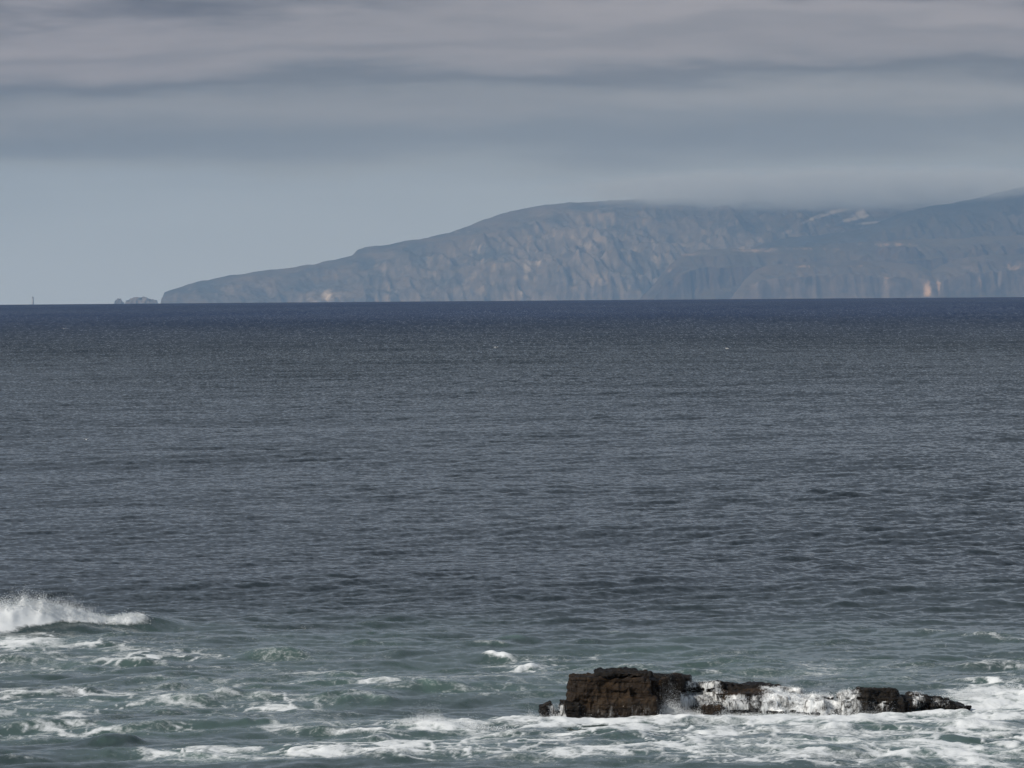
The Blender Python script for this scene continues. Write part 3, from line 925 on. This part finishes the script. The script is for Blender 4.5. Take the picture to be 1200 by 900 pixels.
rock('rock_ledge', [bx_px(786, 812, 791, 1.5, 2.3, z0=0.55, rz=-0.1), bx_px(800, 915, 800, 1.8, 2.6, z0=0.45, ty=0.035, rz=0.02), bx_px(795, 900, 812, 1.3, 2.7)]
     + strata([(800, 795), (850, 797.5), (900, 801), (930, 803.5), (946, 807)], 1.3, 2.6, 18, 2, (18, 46)),
     0.03, 15, mat_rock_dark, 'long flat dark ledge running right from behind the square block', 'rock', bed_h=0.16, bed=0.03, rough=0.10, fine=0.035)
rock('rock_shelf', [bx_px(840, 905, 809, 0.85, 1.9, z0=0.2, ty=0.03), bx_px(850, 915, 814, 0.8, 1.7)] + strata([(836, 806), (880, 806), (925, 810), (960, 817), (985, 824)], 0.7, 1.9, 18, 3, (14, 38)),
     0.03, 25, mat_rock, 'brown stepped shelf just below the long flat ledge', 'rock', bed_h=0.19, bed=0.03, rough=0.12, fine=0.035)
rock('boulder', [bx_px(822, 845, 824, 0.0, 0.55, rz=0.2), bx_px(825, 840, 822, 0.1, 0.5, rz=-0.2, tx=-0.2), bx_px(830, 849, 828, 0.0, 0.5, rz=0.4)],
     0.025, 35, mat_rock, 'small dark rounded boulder in the white water right of the square block', 'rock', bed=0.02, rough=0.12, fine=0.035)
rock('rock_step', [bx_px(852, 905, 822, 0.25, 1.0, z0=-0.3), bx_px(900, 975, 821, 0.5, 1.5, ty=0.03), bx_px(905, 960, 829, 0.1, 0.9)]
     + strata([(850, 818), (890, 820), (905, 815), (940, 817), (965, 814), (988, 822), (1000, 828)], -0.1, 1.4, 30, 4, (10, 30), drop=14),
     0.03, 45, mat_rock_dark, 'low rock step streaming with white water below the brown shelf', 'rock', bed=0.03, rough=0.12, fine=0.04)
rock('rock_hump', [bx_px(1004, 1040, 812, 0.7, 1.5, rz=-0.15)] + strata([(986, 818), (1002, 808), (1015, 804.5), (1042, 806), (1052, 813), (1060, 820)], 0.0, 1.5, 22, 5, (12, 28), drop=14),
     0.03, 55, mat_rock_dark, 'angular dark hump right of the streaming rock step', 'rock', bed=0.03, rough=0.10, fine=0.04)
rock('low_rock', strata([(1046, 820), (1056, 815.5), (1070, 816), (1078, 821)], 0.4, 1.2, 9, 6, (9, 18), drop=7),
     0.025, 65, mat_rock_dark, 'small dark rock between the angular hump and the low rock tail', 'rock', bed=0.02, rough=0.08, fine=0.035)
rock('rock_tail', strata([(1064, 812), (1085, 814), (1100, 817.5), (1116, 822), (1130, 826.5), (1142, 830)], 0.9, 1.9, 30, 7, (8, 24), thick=(0.07, 0.12), drop=7),
     0.025, 75, mat_rock_dark, 'low dark tail of rock tapering into foam at the right end of the reef', 'rock', bed=0.02, rough=0.07, fine=0.035)
rock('rock_shard', [bx_px(638, 652, 822, -0.15, 0.2, rz=0.2, ty=-0.40), bx_px(636, 645, 829, -0.25, 0.2, ty=-0.35), bx_px(656, 676, 819, -0.25, 0.4, rz=0.2, ty=0.1), bx_px(644, 668, 832, -0.1, 0.3)],
     0.025, 85, mat_rock_dark, 'jagged dark shard leaning at the left foot of the square block', 'rock', bed=0.02, rough=0.07)
rock('wet_slab', [bx_px(606, 640, 843.5, -0.9, -0.5, ty=-0.02), bx_px(636, 692, 840.0, -0.65, -0.2), bx_px(685, 745, 840, -0.60, -0.15)],
     0.025, 95, mat_rock_dark, 'flat wet slab barely awash in front of the square block', 'rock', bed=0.01, rough=0.05)
rock('awash_rock', [bx_px(520, 541, 849, -1.0, -0.6, ty=-0.05), bx_px(536, 550, 851, -1.1, -0.7)],
     0.025, 105, mat_rock_dark, 'small rock just breaking the foam well left of the square block', 'rock', bed=0.01, rough=0.04)

allv, allf = [], []
for V, F in ROCKS:
    k = len(allv)
    allv += V
    allf += [tuple(i + k for i in f) for f in F]
BVH = BVHTree.FromPolygons(allv, allf)

# ------------------------------------------------------------------ white water: spray and falling water
def drops(name, C, R, stretch=None, seed=0, **props):
    """tiny droplets, each a real little tetrahedron"""
    r = np.random.default_rng(seed)
    base = np.array([(1, 1, 1), (1, -1, -1), (-1, 1, -1), (-1, -1, 1)], float) / math.sqrt(3)
    n = len(C)
    q = r.normal(size=(n, 4)); q /= np.linalg.norm(q, axis=1)[:, None]
    w_, x_, y_, z_ = q.T
    M3 = np.stack([1 - 2 * (y_ * y_ + z_ * z_), 2 * (x_ * y_ - z_ * w_), 2 * (x_ * z_ + y_ * w_), 2 * (x_ * y_ + z_ * w_), 1 - 2 * (x_ * x_ + z_ * z_),
                   2 * (y_ * z_ - x_ * w_), 2 * (x_ * z_ - y_ * w_), 2 * (y_ * z_ + x_ * w_), 1 - 2 * (x_ * x_ + y_ * y_)], -1).reshape(n, 3, 3)
    V = np.einsum('nij,kj->nki', M3, base) * R[:, None, None]
    if stretch is not None:
        V = V * np.asarray(stretch)[None, None]
    V = (V + C[:, None]).reshape(-1, 3)
    F = (np.arange(n)[:, None, None] * 4 + np.array([(0, 1, 2), (0, 3, 1), (0, 2, 3), (1, 3, 2)])[None]).reshape(-1, 3)
    me = tri_mesh(name, V, F)
    return link(name, me, mat_foam, kind='stuff', **props)


def spray_cloud(x0, y0, z0, half_w, n, height, seed, depth=0.5, power=1.6, profile=None):
    r = np.random.default_rng(seed)
    n = n * 2
    xs = np.clip(r.normal(0, 0.42, n), -1.3, 1.3)
    top = height * (0.10 + 1.5 * fbm2(xs * half_w * 2.2 + seed, xs * 0, 4, seed % 30) ** 1.5) * np.exp(-(xs / 0.8) ** 2)
    u = r.exponential(0.42, n)
    zz = u * top + r.normal(0, 0.015, n)
    yy = r.normal(0, depth, n)
    rad = 0.0035 + 0.016 * r.random(n) ** 4 * np.clip(1.3 - u, 0.2, 1.3)
    return np.stack([x0 + xs * half_w, y0 + yy, z0 + zz], -1), rad


hp, hX, hY = HEAP
wgt = np.clip(hp, 0, 1).reshape(-1) ** 1.2 * (hY.reshape(-1) > 0)
r_s = np.random.default_rng(9)
pick = r_s.choice(wgt.size, 55000, p=wgt / wgt.sum())
bz = Z[NEAR].reshape(-1)[pick]
puff = 0.10 + 1.95 * fbm2(hX.reshape(-1)[pick] / 0.7, hX.reshape(-1)[pick] * 0, 4, 161)
rise = r_s.exponential(0.11, len(pick)) * puff * hp.reshape(-1)[pick] * 1.3
C1 = np.stack([hX.reshape(-1)[pick] + r_s.normal(0, 0.06, len(pick)) + 0.25 * rise, hY.reshape(-1)[pick] + r_s.normal(0, 0.12, len(pick)) + 0.5 * rise, bz + rise], -1)
R1 = (0.003 + 0.015 * r_s.random(len(pick)) ** 4) * np.clip(1.2 - rise, 0.4, 1.2)
drops('breaker_spray', C1, R1, None, 1,
      label='white spray thrown up by the wave breaking at the left edge', category='spray')

cs, rs = [], []
for i, (px, py, hw, n, h) in enumerate([(778, 838, 0.75, 7000, 0.62), (800, 838, 0.9, 7000, 0.42), (628, 843, 0.5, 2500, 0.30), (505, 856, 1.0, 4000, 0.30), (545, 858, 1.3, 2500, 0.24),
                                        (1030, 832, 0.7, 3500, 0.45), (1010, 838, 0.8, 2500, 0.3), (860, 840, 1.2, 3500, 0.26), (940, 838, 2.0, 5000, 0.25), (968, 832, 0.9, 5000, 0.55), (985, 834, 0.6, 3500, 0.6), (920, 833, 0.8, 3000, 0.4), (1150, 822, 1.2, 5000, 0.38), (1195, 818, 1.0, 6000, 0.55),
                                        (700, 842, 1.2, 2000, 0.14)]):
    x0, y0 = gp(px, py)
    c, r_ = spray_cloud(x0, y0, sea_z(x0, y0) - 0.03, hw, n, h, 20 + i, 0.22, 1.5)
    cs.append(c); rs.append(r_)
drops('reef_splash', np.concatenate(cs), np.concatenate(rs), None, 2,
      label='white splashes bursting along the foot of the reef rocks', category='splash')


RV = np.array(allv)
RF = [f for f in allf if len(f) == 4]
RFa = np.array(RF)
_e1 = RV[RFa[:, 2]] - RV[RFa[:, 0]]; _e2 = RV[RFa[:, 3]] - RV[RFa[:, 1]]
FN = np.cross(_e1, _e2); FN /= np.linalg.norm(FN, axis=1)[:, None] + 1e-9
VN = np.zeros_like(RV)
for q in range(4):
    np.add.at(VN, RFa[:, q], FN)
VN /= np.linalg.norm(VN, axis=1)[:, None] + 1e-9
RPX = 730 + RV[:, 0] / S0
RPY = 840 - (RV[:, 2] + RV[:, 1] * VA) / S0


def cascade(name, runs, seed, **props):
    """running water: a thin skin over the rock surface plus droplets breaking from it"""
    r = np.random.default_rng(seed)
    amt = np.zeros(len(RV))
    for (px0, px1, py0, py1, k) in runs:
        wob = 5 * (fbm2(RPY / 6 + px0, RPY * 0, 3, seed) - 0.5)
        ex = sstep(px0 - 4, px0 + 5, RPX + wob) * (1 - sstep(px1 - 5, px1 + 4, RPX + wob))
        ey = sstep(py0 - 2, py0 + 3, RPY) * (1 - sstep(py1 + 3, py1 + 6, RPY))
        amt = np.maximum(amt, k * ex * ey)
    keep = (amt[RFa].max(1) > 0.06) & ((FN[:, 1] < 0.25) | (FN[:, 2] > 0.4)) & (FN[:, 2] > -0.5)
    F = RFa[keep]
    used, inv = np.unique(F, return_inverse=True)
    V = RV[used].copy()
    Q = inv.reshape(F.shape)
    deg = np.zeros(len(used)); np.add.at(deg, Q.reshape(-1), 2)
    for _ in range(9):                                        # water bridges the small hollows of the rock
        acc = np.zeros_like(V)
        for q in range(4):
            np.add.at(acc, Q[:, q], V[Q[:, (q + 1) % 4]] + V[Q[:, (q + 3) % 4]])
        V = 0.4 * V + 0.6 * acc / deg[:, None]
    off = 0.020 + 0.05 * fbm3(V * np.array([6, 4, 1.6]), 2, seed)
    nv = VN[used] * 0.5 + np.array((0, -0.6, 0.25))
    V = V + nv * off[:, None] + np.array((OX, OY, 0))
    me = tri_mesh(name, V, inv.reshape(F.shape), True)
    a = me.attributes.new('foam', 'FLOAT', 'POINT')
    a.data.foreach_set('value', amt[used].astype(np.float32))
    link(name, me, mat_film, kind='stuff', **props)
    w_ = amt[used] ** 2
    n = int(1.2 * w_.sum())
    pick = r.choice(len(used), n, p=w_ / max(w_.sum(), 1e-9))
    return V[pick] + VN[used][pick] * r.uniform(0, 0.05, (n, 1)) + r.normal(0, 0.02, (n, 3))


Cs = []
Cs.append(cascade('falling_water', [(796, 812, 812, 838, 0.60), (806, 850, 799, 824, 0.56), (812, 824, 792, 800, 0.4)], 3,
                  label='fan of white water pouring through the gap beside the small boulder', category='waterfall'))
Cs.append(cascade('falling_water', [(846, 880, 815, 839, 0.68), (880, 908, 815, 828, 0.55), (893, 1002, 806, 839, 0.74), (906, 945, 808, 838, 0.88), (868, 908, 828, 839, 0.18), (985, 1010, 808, 838, 0.40)], 4,
                  label='broad white curtain of water streaming over the low rock step', category='waterfall'))
Cs.append(cascade('falling_water', [(640, 662, 826, 842, 0.62)], 5,
                  label='short white runnel beside the jagged shard left of the block', category='waterfall'))
Cs.append(cascade('falling_water', [(1018, 1050, 824, 834, 0.34), (1072, 1088, 814, 828, 0.42), (1095, 1120, 820, 828, 0.18)], 6,
                  label='thin white runnels on the low rocks at the right of the reef', category='waterfall'))
Cs.append(cascade('falling_water', [(676, 764, 826, 841, 0.10), (766, 792, 797, 824, 0.09)], 7,
                  label='thin trickles of water down the front of the square block', category='waterfall'))
Cd = np.concatenate(Cs)
drops('cascade_droplets', Cd, np.random.default_rng(5).uniform(0.003, 0.009, len(Cd)), (1, 1, 1.6), 8,
      label='white droplets breaking off the water that streams over the reef', category='spray')

# ------------------------------------------------------------------ gulls on the water
mat_gull, t, b = new_mat('white_feathers')
nz = noise(t, None, 8.0, 3)
t.links.new(ramp(t, nz.outputs[0], [(0.3, (0.70, 0.70, 0.69)), (0.7, (0.84, 0.84, 0.83))]), b.inputs['Base Color'])
mat_gwing, t, b = new_mat('grey_feathers')
nz = noise(t, None, 8.0, 3)
t.links.new(ramp(t, nz.outputs[0], [(0.3, (0.30, 0.31, 0.33)), (0.7, (0.42, 0.43, 0.45))]), b.inputs['Base Color'])
mat_beak, t, b = new_mat('yellow_beak')
nz = noise(t, None, 20.0, 2)
t.links.new(ramp(t, nz.outputs[0], [(0.3, (0.55, 0.35, 0.05)), (0.7, (0.65, 0.42, 0.08))]), b.inputs['Base Color'])


def gull(px, py, label, ang, scale, up):
    x0, y0 = gp(px, py)
    root = bpy.data.objects.new('gull', None); COL.objects.link(root)
    root.location = (x0, y0, sea_z(x0, y0) + up)
    root.rotation_euler = (0, 0, ang)
    root.scale = (scale,) * 3
    root['label'] = label; root['category'] = 'gull'; root['group'] = 'gulls over the open sea'
    # body: breast, neck, head and tail in one skin along x
    prof = [(-0.30, 0.0, 0.01, 0.05), (-0.22, 0.0, 0.035, 0.025), (-0.10, -0.01, 0.075, 0.07), (0.04, -0.02, 0.09, 0.085), (0.14, 0.0, 0.07, 0.075), (0.19, 0.05, 0.045, 0.05),
            (0.23, 0.085, 0.042, 0.045), (0.27, 0.085, 0.032, 0.034), (0.295, 0.08, 0.012, 0.012)]
    seg = 10; V = []
    for (xx, zz, ry, rz) in prof:
        for i in range(seg):
            an = 2 * math.pi * i / seg
            V.append((xx, ry * math.cos(an), zz + rz * math.sin(an)))
    F = [(k * seg + i, k * seg + (i + 1) % seg, (k + 1) * seg + (i + 1) % seg, (k + 1) * seg + i) for k in range(len(prof) - 1) for i in range(seg)]
    link('body', tri_mesh('body', V, F, True), mat_gull, root)
    link('beak', tri_mesh('beak', [(0.29, 0.010, 0.085), (0.29, -0.010, 0.085), (0.29, 0, 0.068), (0.345, 0, 0.070)], [(0, 1, 3), (1, 2, 3), (2, 0, 3)]), mat_beak, root)
    for s in (-1, 1):
        pl = [(0.10, 0.06, 0.05), (0.13, 0.30, 0.17), (0.06, 0.62, 0.13), (-0.03, 0.63, 0.128), (0.0, 0.30, 0.15), (-0.10, 0.06, 0.045)]
        V = [(a, s * b_, c) for a, b_, c in pl] + [(a, s * b_, c - 0.015) for a, b_, c in pl]
        F = [(0, 1, 4, 5), (1, 2, 3, 4), (6, 7, 10, 11), (7, 8, 9, 10), (0, 1, 7, 6), (1, 2, 8, 7), (2, 3, 9, 8), (3, 4, 10, 9), (4, 5, 11, 10), (5, 0, 6, 11)]
        link('wing', tri_mesh('wing', V, F), mat_gwing, root)
    return root


gull(581, 410, 'white gull low over mid sea, below the middle of the mountain', 0.5, 1.2, 0.35)
gull(852, 409, 'white gull low over mid sea, right of centre below the nearer cliffs', 2.7, 0.9, 0.3)
gull(75, 387, 'white gull farthest out, near the left end of the horizon', 1.0, 1.3, 0.4)
gull(101, 515, 'white gull nearest the shore, low over the left part of the sea', 1.9, 0.45, 0.12)

# ------------------------------------------------------------------ air: haze over the whole sea, mist on the mountain top
def box_mesh(name, lo, hi):
    (x0, y0, z0), (x1, y1, z1) = lo, hi
    V = [(x0, y0, z0), (x1, y0, z0), (x1, y1, z0), (x0, y1, z0), (x0, y0, z1), (x1, y0, z1), (x1, y1, z1), (x0, y1, z1)]
    F = [(0, 3, 2, 1), (4, 5, 6, 7), (0, 1, 5, 4), (1, 2, 6, 5), (2, 3, 7, 6), (3, 0, 4, 7)]
    return tri_mesh(name, V, F)


mat_haze = bpy.data.materials.new('haze_air')
mat_haze.use_nodes = True
t = mat_haze.node_tree
t.nodes.clear()
mo = N(t, 'ShaderNodeOutputMaterial')
pv = N(t, 'ShaderNodeVolumePrincipled')
pv.inputs['Color'].default_value = (0.38, 0.63, 1.0, 1)
pv.inputs['Absorption Color'].default_value = (1.0, 1.0, 1.0, 1)
pv.inputs['Density'].default_value = 3.4e-5
pv.inputs['Anisotropy'].default_value = 0.2
t.links.new(pv.outputs[0], mo.inputs['Volume'])
link('haze', box_mesh('haze', (-37000, -37000, -820), (37000, 37000, 720)), mat_haze, kind='stuff', label='thin blue haze lying over the whole sea')

# mist caught on the mountain top: a long soft lens of cloud, denser in the middle
mat_mist = bpy.data.materials.new('mountain_mist')
mat_mist.use_nodes = True
t = mat_mist.node_tree
t.nodes.clear()
mo = N(t, 'ShaderNodeOutputMaterial')
pv = N(t, 'ShaderNodeVolumePrincipled')
pv.inputs['Color'].default_value = (0.60, 0.67, 0.76, 1)
tcn = N(t, 'ShaderNodeTexCoord')
ob = tcn.outputs['Object']                                    # unit sphere coordinates
ln = N(t, 'ShaderNodeVectorMath', operation='LENGTH'); t.links.new(ob, ln.inputs[0])
fall = N(t, 'ShaderNodeMapRange'); fall.interpolation_type = 'SMOOTHSTEP'
fall.inputs[1].default_value = 1.0; fall.inputs[2].default_value = 0.35
t.links.new(ln.outputs['Value'], fall.inputs[0])
nm = noise(t, mapping(t, ob, (13, 2.0, 2.4)), 1.0, 5, 0.62, 0.5)
nmr = ramp(t, nm.outputs[0], [(0.32, 0.0), (0.62, 1.0)])
t.links.new(M_(t, 'MULTIPLY', M_(t, 'MULTIPLY', fall.outputs[0], nmr), 5.0e-3), pv.inputs['Density'])
t.links.new(pv.outputs[0], mo.inputs['Volume'])
bm = bmesh.new()
bmesh.ops.create_icosphere(bm, subdivisions=4, radius=1.0)
me = bpy.data.meshes.new('mist'); bm.to_mesh(me); bm.free()
MD = 27500.0
mist = link('mist', me, mat_mist, kind='stuff', label='soft white mist hiding the mountain top under the cloud')
mx0, mz0 = at_depth(1015, 221, MD)
mist.location = (mx0, MD, mz0)
mist.scale = (2150, 1500, 155)
mat_mist.cycles.volume_step_rate = 1.0
